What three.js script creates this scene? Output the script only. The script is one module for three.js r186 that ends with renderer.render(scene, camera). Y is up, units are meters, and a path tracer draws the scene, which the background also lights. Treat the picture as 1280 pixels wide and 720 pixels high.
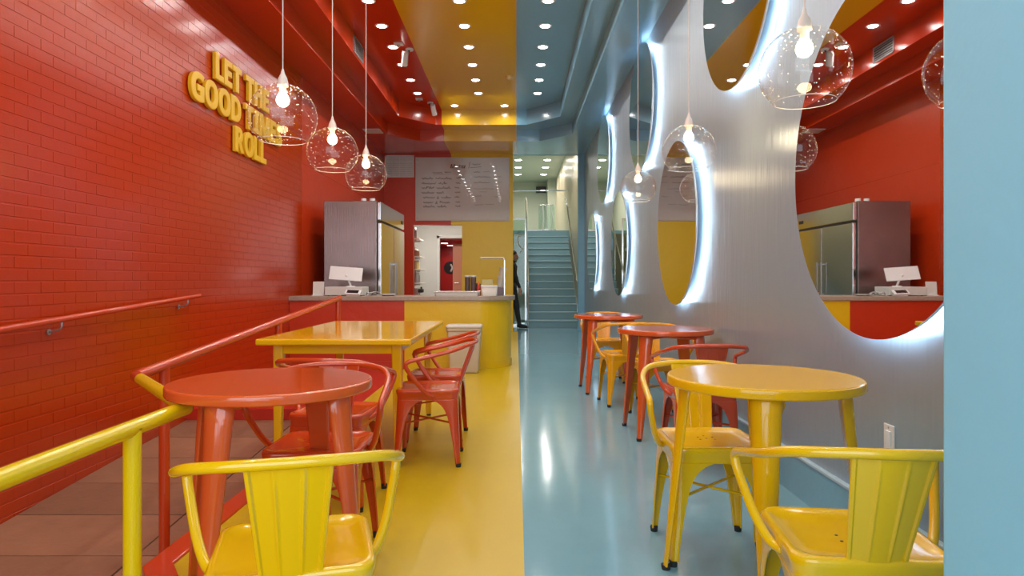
import * as THREE from 'three';
import { mergeGeometries } from 'three/addons/utils/BufferGeometryUtils.js';
import { RoundedBoxGeometry } from 'three/addons/geometries/RoundedBoxGeometry.js';
import { MarchingCubes } from 'three/addons/objects/MarchingCubes.js';
import { RectAreaLightUniformsLib } from 'three/addons/lights/RectAreaLightUniformsLib.js';
import { FontLoader } from 'three/addons/loaders/FontLoader.js';
import { TextGeometry } from 'three/addons/geometries/TextGeometry.js';

// ---------------------------------------------------------------- camera, sky, light, exposure
RectAreaLightUniformsLib.init();
const scene = new THREE.Scene();
const CAM_H = 1.1, FOCAL = 850;                       // metres, pixels of a 1280 wide picture
const camera = new THREE.PerspectiveCamera(2 * Math.atan(360 / FOCAL) * 180 / Math.PI, 1280 / 720, 0.05, 80);
camera.position.set(0, CAM_H, 0);
camera.setViewOffset(1280, 720, -5.5, 11, 1280, 720);
const renderer = new THREE.WebGLRenderer({ antialias: true });
renderer.toneMapping = THREE.LinearToneMapping;
renderer.toneMappingExposure = 1.36;
renderer.shadowMap.enabled = true;
scene.background = new THREE.Color(0.62, 0.72, 0.82);  // overcast daylight outside the shop front
const DOWNLIGHT = 0.92, PENDANT = 0.3, LED = 42, DAYLIGHT = 2.2, BACKROOM = 5;
const daylight = new THREE.RectAreaLight(new THREE.Color(0.74, 0.9, 1.0), DAYLIGHT, 3.6, 2.9);
daylight.position.set(-0.65, 1.85, 1.12); daylight.lookAt(-0.65, 1.85, -5); scene.add(daylight);

// ---------------------------------------------------------------- helpers (Z is the distance from the lens plane, y is up from the floor)
let seed = 7;
const rnd = () => { seed = (seed * 1664525 + 1013904223) >>> 0; return seed / 4294967296; };
const V = (x, h, z) => new THREE.Vector3(x, h, -z);
const taken = {};
function numbered(name) { const n = taken[name] ?? 0; taken[name] = n + 1; return n ? name + '_' + String(n).padStart(3, '0') : name; }
function shade(o) { o.traverse((c) => { if (c.isMesh) { c.castShadow = true; c.receiveShadow = true; } }); return o; }
function top(o, name, label, category, group, kind) {
  o.name = numbered(name); o.userData = { ...o.userData };
  if (label) o.userData.label = label;
  if (category) o.userData.category = category;
  if (group) o.userData.group = group;
  if (kind) o.userData.kind = kind;
  scene.add(o); return o;
}
function thing(name, label, category, x, h, z, turn = 0, group) {
  const g = new THREE.Group(); g.position.set(x, h, -z); g.rotation.y = turn;
  return top(g, name, label, category, group);
}
function struct(name, label) { return top(new THREE.Group(), name, label, null, null, 'structure'); }
function part(parent, name, geo, m, label) {
  const geoms = Array.isArray(geo) ? merge(geo) : geo;
  const o = new THREE.Mesh(geoms, m); o.name = name; if (label) o.userData.label = label;
  parent.add(o); return o;
}
function merge(list) {
  return mergeGeometries(list.map((g) => { const n = g.index ? g.toNonIndexed() : g.clone(); for (const k of Object.keys(n.attributes)) if (!['position', 'normal', 'uv'].includes(k)) n.deleteAttribute(k); return n; }));
}
// planar uv in metres from the main direction of each face
function metric(geo) {
  const g = geo.index ? geo.toNonIndexed() : geo, p = g.attributes.position, n = g.attributes.normal, uv = new Float32Array(p.count * 2);
  for (let i = 0; i < p.count; i++) {
    const ax = Math.abs(n.getX(i)), ay = Math.abs(n.getY(i)), az = Math.abs(n.getZ(i));
    if (ax >= ay && ax >= az) { uv[2 * i] = p.getZ(i); uv[2 * i + 1] = p.getY(i); }
    else if (ay >= az) { uv[2 * i] = p.getX(i); uv[2 * i + 1] = p.getZ(i); }
    else { uv[2 * i] = p.getX(i); uv[2 * i + 1] = p.getY(i); }
  }
  g.setAttribute('uv', new THREE.BufferAttribute(uv, 2)); return g;
}
function box(x0, x1, h0, h1, z0, z1) {
  const g = new THREE.BoxGeometry(x1 - x0, h1 - h0, z1 - z0); g.translate((x0 + x1) / 2, (h0 + h1) / 2, -(z0 + z1) / 2); return metric(g);
}
function rbox(x0, x1, h0, h1, z0, z1, r = 0.01, s = 2) {
  const g = new RoundedBoxGeometry(x1 - x0, h1 - h0, z1 - z0, s, Math.min(r, (x1 - x0) / 2.01, (h1 - h0) / 2.01, (z1 - z0) / 2.01)); g.translate((x0 + x1) / 2, (h0 + h1) / 2, -(z0 + z1) / 2); return metric(g);
}
// plan polygon [[x, z]...] from height h0 to h1
function slab(pts, h0, h1, bevel = 0) {
  const s = new THREE.Shape(pts.map(([x, z]) => new THREE.Vector2(x, z)));
  const g = new THREE.ExtrudeGeometry(s, { depth: h1 - h0 - 2 * bevel, bevelEnabled: bevel > 0, bevelSize: bevel, bevelThickness: bevel, bevelOffset: -bevel, bevelSegments: 2, curveSegments: 12 });
  g.rotateX(-Math.PI / 2); g.translate(0, h0 + bevel, 0); return metric(g);
}
function tube(points, r, seg = 48, radial = 10, closed = false) {
  const c = new THREE.CatmullRomCurve3(points, closed, 'centripetal');
  const g = new THREE.TubeGeometry(c, seg, r, radial, closed);
  if (closed) return g;
  const caps = [points[0], points[points.length - 1]].map((p) => { const s = new THREE.SphereGeometry(r, radial, 6); s.translate(p.x, p.y, p.z); return s; });
  return merge([g, ...caps]);
}
function bar(a, b, r, radial = 12) {
  const d = b.clone().sub(a), g = new THREE.CylinderGeometry(r, r, d.length(), radial);
  g.applyQuaternion(new THREE.Quaternion().setFromUnitVectors(new THREE.Vector3(0, 1, 0), d.clone().normalize()));
  const m = a.clone().add(b).multiplyScalar(0.5); g.translate(m.x, m.y, m.z); return g;
}
function cyl(r0, r1, h, x, y, z, n = 24) { const g = new THREE.CylinderGeometry(r1, r0, h, n); g.translate(x, y + h / 2, -z); return g; }
// loft through closed rings of equal length (arrays of Vector3)
function loft(rings, capStart = true, capEnd = true) {
  const n = rings[0].length, pos = [], idx = [];
  for (const r of rings) for (const p of r) pos.push(p.x, p.y, p.z);
  for (let j = 0; j + 1 < rings.length; j++) for (let i = 0; i < n; i++) {
    const a = j * n + i, b = j * n + (i + 1) % n, c = a + n, d = b + n; idx.push(a, b, d, a, d, c);
  }
  const cap = (j, flip) => {
    const c = pos.length / 3, m = rings[j].reduce((s, p) => s.add(p), new THREE.Vector3()).multiplyScalar(1 / n); pos.push(m.x, m.y, m.z);
    for (let i = 0; i < n; i++) { const a = j * n + i, b = j * n + (i + 1) % n; flip ? idx.push(c, b, a) : idx.push(c, a, b); }
  };
  if (capStart) cap(0, true);
  if (capEnd) cap(rings.length - 1, false);
  const g = new THREE.BufferGeometry(); g.setAttribute('position', new THREE.Float32BufferAttribute(pos, 3)); g.setIndex(idx);
  g.computeVertexNormals(); g.setAttribute('uv', new THREE.Float32BufferAttribute(new Float32Array(pos.length / 3 * 2), 2)); return g;
}

// ---------------------------------------------------------------- procedural textures
function noiseTexture(size, scales, lo, hi, stretch = [1, 1]) {
  const acc = new Float32Array(size * size); let total = 0;
  for (const [cells, weight] of scales) {
    const cx = Math.max(1, Math.round(cells * stretch[0])), cy = Math.max(1, Math.round(cells * stretch[1]));
    const grid = Array.from({ length: cx * cy }, rnd); total += weight;
    for (let y = 0; y < size; y++) for (let x = 0; x < size; x++) {
      const u = x / size * cx, v = y / size * cy, i = Math.floor(u), j = Math.floor(v), f = u - i, g = v - j;
      const s = f * f * (3 - 2 * f), t = g * g * (3 - 2 * g), at = (a, b) => grid[(b % cy) * cx + a % cx];
      acc[y * size + x] += weight * ((at(i, j) * (1 - s) + at(i + 1, j) * s) * (1 - t) + (at(i, j + 1) * (1 - s) + at(i + 1, j + 1) * s) * t);
    }
  }
  const data = new Uint8Array(size * size * 4);
  for (let k = 0; k < acc.length; k++) { const c = 255 * (lo + (hi - lo) * acc[k] / total); data[4 * k] = data[4 * k + 1] = data[4 * k + 2] = c; data[4 * k + 3] = 255; }
  const t = new THREE.DataTexture(data, size, size); t.magFilter = THREE.LinearFilter; t.minFilter = THREE.LinearFilter;
  t.wrapS = t.wrapT = THREE.RepeatWrapping; t.needsUpdate = true; return t;
}
const rep = (t, x, y = x) => { const c = t.clone(); c.repeat.set(x, y); c.needsUpdate = true; return c; };
const cloud = noiseTexture(256, [[4, 1], [9, 0.7], [21, 0.4], [60, 0.25]], 0, 1);
const mottled = noiseTexture(256, [[3, 1], [8, 0.6], [24, 0.35], [70, 0.25]], 0.86, 1);
const streak = noiseTexture(256, [[4, 1], [12, 0.8], [40, 0.6]], 0, 1, [2, 0.25]);
const brushed = noiseTexture(256, [[6, 0.6], [30, 1], [90, 1]], 0.0, 1, [1.2, 0.06]);
const fine = noiseTexture(256, [[30, 1], [70, 1]], 0, 1);

// ---------------------------------------------------------------- materials
const C = (r, g, b) => new THREE.Color().setRGB(r, g, b);
function mat(color, roughness = 0.4, more = {}) { return new THREE.MeshPhysicalMaterial({ color, roughness, ...more }); }
const RED = C(0.52, 0.036, 0.005), YELLOW = C(0.74, 0.485, 0.003), BLUE = C(0.21, 0.45, 0.60);
const M = {
  redPaint: mat(RED, 0.32, { bumpMap: rep(cloud, 1.1), bumpScale: 0.004 }),
  redWall: mat(C(0.44, 0.035, 0.002), 0.17, { bumpMap: rep(cloud, 5), bumpScale: 0.0012 }),
  redCeiling: mat(RED, 0.17, { bumpMap: rep(cloud, 1.1), bumpScale: 0.001 }), yellowCeiling: mat(C(0.72, 0.43, 0.004), 0.17, { bumpMap: rep(cloud, 1.1), bumpScale: 0.001 }), blueCeiling: mat(BLUE, 0.17, { bumpMap: rep(cloud, 1.1), bumpScale: 0.001 }),
  yellowPaint: mat(YELLOW, 0.32, { bumpMap: rep(cloud, 1.1), bumpScale: 0.004 }),
  bluePaint: mat(BLUE, 0.3, { bumpMap: rep(cloud, 1.1), bumpScale: 0.004 }),
  entryBlue: mat(C(0.26, 0.64, 0.85), 0.5, { bumpMap: rep(cloud, 2), bumpScale: 0.002 }),
  redFloor: mat(C(0.55, 0.03, 0.014), 0.2, { map: rep(mottled, 0.5) }),
  yellowFloor: mat(C(0.62, 0.425, 0.002), 0.3, { map: rep(mottled, 0.5) }),
  blueFloor: mat(C(0.23, 0.44, 0.53), 0.115, { map: rep(mottled, 0.45), bumpMap: rep(cloud, 0.9), bumpScale: 0.0006 }),
  silver: mat(C(0.34, 0.43, 0.51), 0.3, { metalness: 0.35, bumpMap: rep(streak, 0.8), bumpScale: 0.004, anisotropy: 0.5 }),
  ledge: mat(C(0.42, 0.58, 0.68), 0.35),
  tile: [0.9, 1, 1.1].map((k) => mat(C(0.33 * k, 0.15 * k, 0.082 * k), 0.48, { map: rep(noiseTexture(256, [[4, 1], [11, 0.8], [40, 0.5]], 0.7, 1.0), 0.9), bumpMap: rep(cloud, 1.7), bumpScale: 0.004 })),
  grout: mat(C(0.10, 0.05, 0.03), 0.8),
  white: mat(C(0.75, 0.73, 0.69), 0.6), offWhite: mat(C(0.66, 0.64, 0.60), 0.5), glossWhite: mat(C(0.8, 0.8, 0.8), 0.25),
  chairYellow: mat(C(0.80, 0.48, 0.003), 0.17, { clearcoat: 0.5, clearcoatRoughness: 0.06 }),
  chairAmber: mat(C(0.80, 0.36, 0.006), 0.17, { clearcoat: 0.5, clearcoatRoughness: 0.06 }),
  chairRed: mat(C(0.57, 0.058, 0.008), 0.17, { clearcoat: 0.5, clearcoatRoughness: 0.06 }),
  tableYellow: mat(C(0.80, 0.44, 0.004), 0.1),
  tableRed: mat(C(0.68, 0.105, 0.02), 0.14, { clearcoat: 0.5, clearcoatRoughness: 0.05 }),
  railRed: mat(C(0.57, 0.050, 0.007), 0.2, { clearcoat: 0.4 }), railYellow: mat(C(0.80, 0.57, 0.003), 0.2, { clearcoat: 0.4 }),
  rubber: mat(C(0.02, 0.02, 0.02), 0.7), dark: mat(C(0.03, 0.028, 0.028), 0.5), darkGloss: mat(C(0.025, 0.02, 0.02), 0.15),
  steel: mat(C(0.36, 0.29, 0.27), 0.25, { metalness: 0.9, bumpMap: rep(brushed, 2, 2), bumpScale: 0.0006, map: rep(noiseTexture(256, [[3, 1], [8, 1], [30, 0.6]], 0.72, 1), 0.8) }),
  chrome: mat(C(0.75, 0.74, 0.72), 0.14, { metalness: 1 }), greySteel: mat(C(0.42, 0.41, 0.40), 0.35, { metalness: 0.8 }),
  mirror: mat(C(0.88, 0.88, 0.88), 0.012, { metalness: 1 }),
  glass: mat(C(0.98, 0.98, 0.97), 0.0, { transmission: 1, thickness: 0, ior: 1.5 }),
  greenGlass: mat(C(0.80, 0.90, 0.84), 0.03, { transmission: 1, thickness: 0, ior: 1.5 }),
  bubble: mat(C(0.92, 0.88, 0.84), 0.15, { clearcoat: 1, clearcoatRoughness: 0.05 }),
  letters: mat(C(0.78, 0.46, 0.012), 0.4), stone: mat(C(0.42, 0.33, 0.26), 0.3, { map: rep(noiseTexture(256, [[20, 1], [60, 1]], 0.75, 1), 2) }),
  bin: mat(C(0.55, 0.46, 0.34), 0.45), binLid: mat(C(0.62, 0.58, 0.52), 0.4),
  paleGreen: mat(C(0.42, 0.44, 0.34), 0.45), cream: mat(C(0.62, 0.52, 0.36), 0.3, { metalness: 0.3 }), stairBlue: mat(C(0.20, 0.36, 0.42), 0.3, { bumpMap: rep(cloud, 2), bumpScale: 0.002 }),
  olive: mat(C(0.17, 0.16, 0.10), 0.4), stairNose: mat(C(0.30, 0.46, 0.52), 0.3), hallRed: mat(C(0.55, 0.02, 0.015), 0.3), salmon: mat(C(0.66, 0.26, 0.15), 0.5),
  cord: mat(C(0.72, 0.62, 0.56), 0.5), downGlow: mat(C(0.9, 0.9, 0.9), 0.4, { emissive: C(1, 0.96, 0.92), emissiveIntensity: 22 }),
  bulbGlow: mat(C(0.9, 0.85, 0.75), 0.3, { emissive: C(1, 0.74, 0.42), emissiveIntensity: 20 }),
  ledGlow: mat(C(0.9, 0.9, 0.9), 0.4, { emissive: C(0.66, 0.84, 1), emissiveIntensity: 4 }),
  black: mat(C(0.012, 0.012, 0.013), 0.45), purple: mat(C(0.24, 0.17, 0.22), 0.4), brown: mat(C(0.20, 0.09, 0.04), 0.6), cup: mat(C(0.09, 0.055, 0.05), 0.4), amberPack: mat(C(0.75, 0.2, 0.03), 0.5), paleYellow: mat(C(0.72, 0.62, 0.28), 0.5),
};

// ---------------------------------------------------------------- the setting
const XL = -2.8, XR = 1.44, ZF = -1.2, ZB = 14.38, XM = -1.38;      // walls, and the line between the red and the yellow zone
const H1 = 3.74, H2 = 3.95, HC = 4.22;                               // undersides of the two soffits, ceiling
{ // floor in three painted zones and the red kerb along the ramp
  const f = struct('floor', 'glossy painted floor in yellow, blue and red zones');
  part(f, 'yellow_zone', slab([[0.03, ZF], [0.03, ZB], [XM, ZB], [XM, 5.76], [-1.32, 5.76], [-1.32, 2.62], [-0.9, 1.98], [-0.9, ZF]], -0.8, 0), M.yellowFloor, 'glossy yellow floor zone');
  part(f, 'blue_zone', slab([[0.03, ZF], [XR + 0.02, ZF], [XR + 0.02, 15.3], [0.03, 15.3]], -0.8, 0), M.blueFloor, 'glossy pale blue floor zone');
  part(f, 'stair_hall_zone', slab([[-0.9, ZB], [0.03, ZB], [0.03, 17.2], [-0.9, 17.2]], -0.8, 0), M.blueFloor);
  part(f, 'red_zone', slab([[XL, 5.76], [XM, 5.76], [XM, ZB + 0.2], [XL, ZB + 0.2]], -0.8, 0), M.redFloor, 'glossy red floor zone');
  part(f, 'kerb', slab([[-1.42, 5.76], [-1.32, 5.76], [-1.32, 2.62], [-0.9, 1.98], [-0.9, ZF], [-1.0, ZF], [-1.0, 1.94], [-1.42, 2.58]], -0.8, 0.012, 0.006), M.railRed, 'red painted kerb beside the ramp');
}
const rampH = (z) => -0.228 + 0.0655 * (z - 3.69);
{ // sloping tiled ramp
  const r = struct('floor_ramp', 'brown tiled ramp between the brick wall and the yellow floor');
  const ang = Math.atan(0.0655), e0 = 5.76, step = 0.487;
  const under = box(XL, -0.95, -0.25, -0.013, ZF, e0);
  under.translate(0, 0, (ZF + e0) / 2); under.rotateX(ang); under.translate(0, rampH((ZF + e0) / 2), -(ZF + e0) / 2);
  part(r, 'mortar_bed', under, M.grout);
  let k = 0;
  const cols = (z) => z > 2.3 ? [[XL, -1.864], [-1.86, -1.425]] : [[XL, -1.864], [-1.86, -0.99]];
  for (let z1 = e0; z1 > ZF + 0.3; z1 -= step) for (const [x0, x1] of cols(z1)) {
    const g = rbox(x0 + 0.002, x1 - 0.002, -0.012, 0, -step / 2 + 0.003, step / 2 - 0.003, 0.003, 1);
    const uv = g.attributes.uv; for (let i = 0; i < uv.count; i++) uv.setXY(i, uv.getX(i) + k * 0.37, uv.getY(i) + k * 0.71);
    const t = part(r, 'tile', g, M.tile[k++ % 3]); const zc = z1 - step / 2;
    t.position.set(0, rampH(zc) + 0.0015 * (rnd() - 0.5), -zc); t.rotation.x = ang;
  }
}
{ // left wall: painted bricks up to Z = 8.88, smooth panels beyond
  const w = struct('wall_left', 'glossy red painted brick wall');
  part(w, 'mortar', box(XL - 0.3, XL - 0.0025, -0.95, 4.5, ZF - 0.2, ZB + 0.2), M.redWall);
  const ZE = 8.88, split = 2.62;
  part(w, 'panel', box(XL - 0.02, XL, -0.1, split - 0.004, ZE, ZB), M.redPaint, 'smooth red wall panel');
  part(w, 'panel', box(XL - 0.02, XL, split + 0.004, H1 + 0.05, ZE, ZB), M.redPaint, 'smooth red upper wall panel');
  const course = 0.0716, L = 0.212, joint = 0.006;
  function brickGeo(len) {                                             // bevelled face, no back
    const a = len / 2, b = (course - joint) / 2, c = 0.003, d = 0.004, y = b - c, zz = a - 0.0003, P = [], N = [], U = [];
    const q = (...v) => { for (const i of [0, 1, 2, 0, 2, 3]) { P.push(...v[i]); U.push(v[i][2], v[i][1]); } };
    const f = [[0, -y, -zz], [0, -y, zz], [0, y, zz], [0, y, -zz]], o = [[-d, -b, -a], [-d, -b, a], [-d, b, a], [-d, b, -a]];
    q(f[1], f[0], f[3], f[2]);
    for (let i = 0; i < 4; i++) { const j = (i + 1) % 4; q(o[i], f[i], f[j], o[j]); }
    const g = new THREE.BufferGeometry(); g.setAttribute('position', new THREE.Float32BufferAttribute(P, 3)); g.setAttribute('uv', new THREE.Float32BufferAttribute(U, 2)); g.computeVertexNormals(); return g;
  }
  const full = brickGeo(L - 0.0022), half = brickGeo(L / 2 - 0.0022), list = [];
  for (let k = 0; k < 60; k++) {
    const h = -0.56 + k * course + course / 2; if (h > H1 - 0.01) break;
    let z = ZE; let first = k % 2 === 1;
    while (z > ZF + 0.2) { const l = first ? L / 2 : L; list.push({ h, z: z - l / 2, geo: first ? half : full, v: k * 17 % 3 }); z -= l; first = false; }
  }
  for (const b of list) { b.px = 645.5 + FOCAL * XL / b.z; b.py = 349 - FOCAL * (b.h - CAM_H) / b.z; b.seen = b.z > 0.5 && b.px > -20 && b.py > -10 && b.py < 720 && b.h > rampH(b.z); b.off = 0.0012 * (rnd() - 0.5); b.tx = 0.006 * (rnd() - 0.5); b.ty = 0.014 * (rnd() - 0.5); }
  list.sort((a, b) => (b.seen - a.seen) || (a.z - b.z));
  const rest = [];
  list.forEach((b, i) => {
    const e = new THREE.Euler(0, b.tx, b.ty);
    if (i < 300) { const m = part(w, 'brick', b.geo, M.redWall); m.position.set(XL + b.off, b.h, -b.z); m.rotation.copy(e); }
    else { const g = b.geo.clone(), uv = g.attributes.uv; for (let q = 0; q < uv.count; q++) uv.setXY(q, uv.getX(q) + b.z * 1.7, uv.getY(q) + b.h * 3.1); g.applyMatrix4(new THREE.Matrix4().makeRotationFromEuler(e).setPosition(XL + b.off, b.h, -b.z)); rest.push(g); }
  });
  part(w, 'bricks', mergeGeometries(rest), M.redWall).userData.kind = 'stuff';
}
{ // back wall with the kitchen doorway (X -2.18..-1.15, 2.25 m high) and the open stair bay
  const w = struct('wall_back', 'back wall painted red and yellow around a doorway');
  const z0 = ZB, z1 = ZB + 0.16;
  part(w, 'red_part', [box(XL, -2.18, 0, H1, z0, z1), box(-2.18, XM, 2.25, H1, z0, z1)], M.redPaint);
  part(w, 'yellow_part', [box(XM, -1.15, 2.25, H1, z0, z1), box(-1.15, -0.07, 0, H1, z0, z1)], M.yellowPaint);
  part(w, 'blue_jamb', rbox(1.305, XR + 0.2, 0, H1, z0, z1, 0.008), M.bluePaint, 'pale blue jamb beside the stairs');
}
{ // right wall: silvery satin panel with a low ledge
  const w = struct('wall_right', 'silvery satin wall behind the round mirrors');
  part(w, 'panel', box(XR, XR + 0.2, -0.1, 4.5, ZF, ZB), M.silver);
  const b = struct('baseboard_right', 'low pale blue ledge along the silvery wall');
  part(b, 'ledge_face', box(XR - 0.022, XR, 0, 0.198, 1.28, ZB), M.bluePaint);
  part(b, 'ledge_cap', rbox(XR - 0.028, XR, 0.198, 0.214, 1.28, ZB, 0.004, 1), M.ledge);
}
{ const w = struct('wall_entry', 'pale blue wall return at the entrance'); part(w, 'face', rbox(0.8, XR, 0, HC, 0.3, 1.282, 0.012), M.entryBlue); }
{ // ceiling: slab above, two stepped soffits with cut corners, all in three colours
  const c = struct('ceiling', 'stepped ceiling painted in red, yellow and blue strips');
  part(c, 'red_strip', box(XL, XM, HC, HC + 0.2, ZF, ZB), M.redCeiling); part(c, 'yellow_strip', box(XM, 0, HC, HC + 0.2, ZF, ZB), M.yellowCeiling); part(c, 'blue_strip', box(0, XR, HC, HC + 0.2, ZF, ZB), M.blueCeiling);
  const ring = (xl, zl, cl, xr, cr, zc, zb, h0, h1) => {
    part(c, 'red_soffit', slab([[XL, ZF], [xl, ZF], [xl, zl], [cl, zb], [XM, zb], [XM, ZB], [XL, ZB]], h0, h1), M.redCeiling);
    part(c, 'yellow_soffit', slab([[XM, zb], [0, zb], [0, ZB], [XM, ZB]], h0, h1), M.yellowCeiling);
    part(c, 'blue_soffit', slab([[0, zb], [cr, zb], [xr, zc], [xr, ZF], [XR, ZF], [XR, ZB], [0, ZB]], h0, h1), M.blueCeiling);
  };
  ring(-2.35, 12.4, -1.84, 1.02, 0.44, 12.4, 13.0, H1, H2);
  ring(-2.06, 11.9, -1.49, 0.775, 0.19, 11.9, 12.55, H2, HC);
}
{ // shop front behind the photographer
  const w = struct('wall_front', 'shop front wall with tall glazing'); const z0 = ZF - 0.2, z1 = ZF;
  part(w, 'wall', [box(XL - 0.3, -2.45, -1, 4.5, z0, z1), box(1.15, XR + 0.2, -1, 4.5, z0, z1), box(-2.45, 1.15, 3.3, 4.5, z0, z1), box(-2.45, 1.15, -1, 0.35, z0, z1)], M.white);
  const n = struct('window_1', 'tall shop front window');
  part(n, 'window_frame', [box(-2.45, -2.39, 0.35, 3.3, z0 + 0.06, z1 - 0.06), box(1.09, 1.15, 0.35, 3.3, z0 + 0.06, z1 - 0.06), box(-2.45, 1.15, 0.35, 0.42, z0 + 0.06, z1 - 0.06), box(-2.45, 1.15, 3.23, 3.3, z0 + 0.06, z1 - 0.06), box(-1.28, -1.22, 0.35, 3.3, z0 + 0.06, z1 - 0.06), box(-0.08, -0.02, 0.35, 3.3, z0 + 0.06, z1 - 0.06)], M.greySteel);
  for (const [a, b] of [[-2.39, -1.28], [-1.22, -0.08], [-0.02, 1.09]]) part(n, 'pane', box(a, b, 0.42, 3.23, z0 + 0.095, z0 + 0.105), M.glass);
}
{ // stair hall shell
  const w = struct('wall_stair_hall', 'pale walls of the stair hall');
  part(w, 'side_wall', box(1.46, 1.66, 0, 5.0, ZB + 0.16, 26.2), M.cream, 'warm cream satin wall beside the stairs');
  part(w, 'end_wall', box(-1.0, 1.66, 0, 5.0, 26, 26.2), M.paleGreen, 'pale green end wall');
  part(w, 'pilaster', box(1.16, 1.46, 2.45, 4.8, 25.2, 26), M.paleGreen);
  part(w, 'inner_wall', box(-1.1, -0.95, 0, 5.0, ZB + 0.16, 26.2), M.paleGreen);
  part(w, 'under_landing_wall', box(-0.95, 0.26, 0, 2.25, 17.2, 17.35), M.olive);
  const c = struct('ceiling_stair_hall', 'pale ceiling of the stair hall');
  part(c, 'panel', box(-1.1, 1.66, 4.8, 5.0, ZB + 0.16, 26.2), M.paleGreen);
  part(c, 'upstand', box(-1.1, XR + 0.2, H1, 5.0, ZB - 0.001, ZB + 0.16), M.bluePaint);
  const l = struct('floor_landing', 'upper landing at the top of the stairs');
  part(l, 'slab', box(-0.95, 1.46, 2.2, 2.45, 18.82, 26), M.stairBlue);
  part(l, 'edge_strip', rbox(0.29, 1.1, 2.43, 2.47, 18.78, 18.83, 0.006), M.chrome, 'polished metal edge strip');
}
{ // room behind the doorway and the red passage beyond it
  const w = struct('wall_back_room', 'off-white walls of the back room behind the counter'); const z0 = ZB + 0.16;
  part(w, 'side_wall', box(-2.9, -2.75, 0, 2.75, z0, 17.3), M.offWhite); part(w, 'side_wall', box(-1.08, -0.96, 0, 2.75, z0, 21.2), M.offWhite);
  part(w, 'far_wall', [box(-2.75, -1.95, 0, 2.75, 17.3, 17.42), box(-1.95, -1.08, 2.14, 2.75, 17.3, 17.42)], M.offWhite);
  part(w, 'door_casing', [rbox(-2.02, -1.95, 0, 2.21, 17.27, 17.3, 0.006), rbox(-2.02, -1.08, 2.14, 2.21, 17.27, 17.3, 0.006)], M.white);
  part(w, 'ceiling_panel', box(-2.9, -0.96, 2.75, 2.9, z0, 17.42), M.white);
  part(w, 'floor_panel', box(-2.9, -0.96, -0.1, 0.001, z0, 21.2), M.stone);
  const p = struct('wall_passage', 'red passage seen through the back room door');
  part(p, 'side_wall', box(-2.5, -2.35, 0, 2.2, 17.42, 21.2), M.hallRed); part(p, 'far_wall', box(-2.5, -0.96, 0, 2.2, 21, 21.2), M.hallRed);
  part(p, 'ceiling_panel', box(-2.5, -0.96, 2.1, 2.3, 17.42, 21.2), M.hallRed);
  const d = struct('door_1', 'salmon coloured door leaf standing in the red passage');
  part(d, 'leaf', rbox(-1.66, -1.1, 0.01, 2.02, 17.75, 17.79, 0.005), M.salmon); part(d, 'door_handle', bar(V(-1.6, 1.0, 17.72), V(-1.5, 1.0, 17.72), 0.012), M.chrome);
}

// ---------------------------------------------------------------- lamps
function disc(r, h, x, y, z, n = 28) { return cyl(r, r, h, x, y, z, n); }
function downlight(x, z, h, label, group, power = DOWNLIGHT, r = 0.056) {
  const t = thing('downlight', label, 'ceiling light', x, h, z, 0, group);
  const trim = new THREE.LatheGeometry([[r, 0.004], [r + 0.006, -0.006], [r + 0.02, -0.006], [r + 0.026, 0]].map((p) => new THREE.Vector2(...p)), 28);
  part(t, 'trim_ring', trim, M.glossWhite); part(t, 'lens', disc(r, 0.003, 0, -0.005, 0), M.downGlow, 'glowing white lens');
  const s = new THREE.SpotLight(C(1, 0.95, 0.88), power, 0, 1.47, 0.6, 2); s.position.set(0, -0.012, 0); s.target.position.set(0, -2, 0); s.castShadow = true; s.shadow.radius = 0.5; t.add(s); t.add(s.target);
  s.name = 'lamp_light'; s.target.name = 'lamp_target'; return t;
}
for (let k = -9; k <= 5; k++) {
  const z = 7.62 + 0.757 * k; if (z < 1.4) continue;
  downlight(-1.66, z, HC, 'round recessed downlight in the red ceiling strip', 'downlights of the red strip');
  downlight(-0.64, z, HC, 'round recessed downlight in the long row down the yellow ceiling strip', 'downlights of the yellow strip');
  downlight(0.355, z, HC, 'round recessed downlight in the blue ceiling strip', 'downlights of the blue strip');
}
downlight(-1.11, 12.22, HC, 'yellow strip downlight set beside the red strip, close to the end soffit', null);
downlight(-0.215, 12.22, HC, 'yellow strip downlight set beside the blue strip, close to the end soffit', null);
for (const z of [21.1, 22.5, 24.0]) { downlight(0.96, z, 4.8, 'downlight in the stair hall ceiling near the cream wall', 'stair hall downlights by the cream wall', 5, 0.1); downlight(0.06, z, 4.8, 'downlight in the stair hall ceiling behind the yellow wall end', 'stair hall downlights by the yellow wall', 5, 0.1); }
downlight(0.85, 16.4, 4.8, 'downlight in the stair hall ceiling above the lower steps', null, 12, 0.1);
downlight(-2.0, 18.9, 2.1, 'nearer downlight in the red passage ceiling', null, 0.8, 0.09); downlight(-1.96, 20.2, 2.1, 'farther downlight in the red passage ceiling', null, 0.8, 0.09);
{ const t = thing('ceiling_panel_lamp', 'flat square lamp on the back room ceiling', 'ceiling light', -1.8, 2.75, 15.7); part(t, 'tray', box(-0.32, 0.32, -0.03, 0, -0.32, 0.32), M.white); part(t, 'diffuser', box(-0.29, 0.29, -0.034, -0.03, -0.29, 0.29), M.downGlow);
  const a = new THREE.RectAreaLight(C(1, 0.97, 0.92), BACKROOM, 0.56, 0.56); a.position.set(0, -0.045, 0); a.rotation.x = -Math.PI / 2; a.name = 'lamp_light'; t.add(a); }

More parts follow.
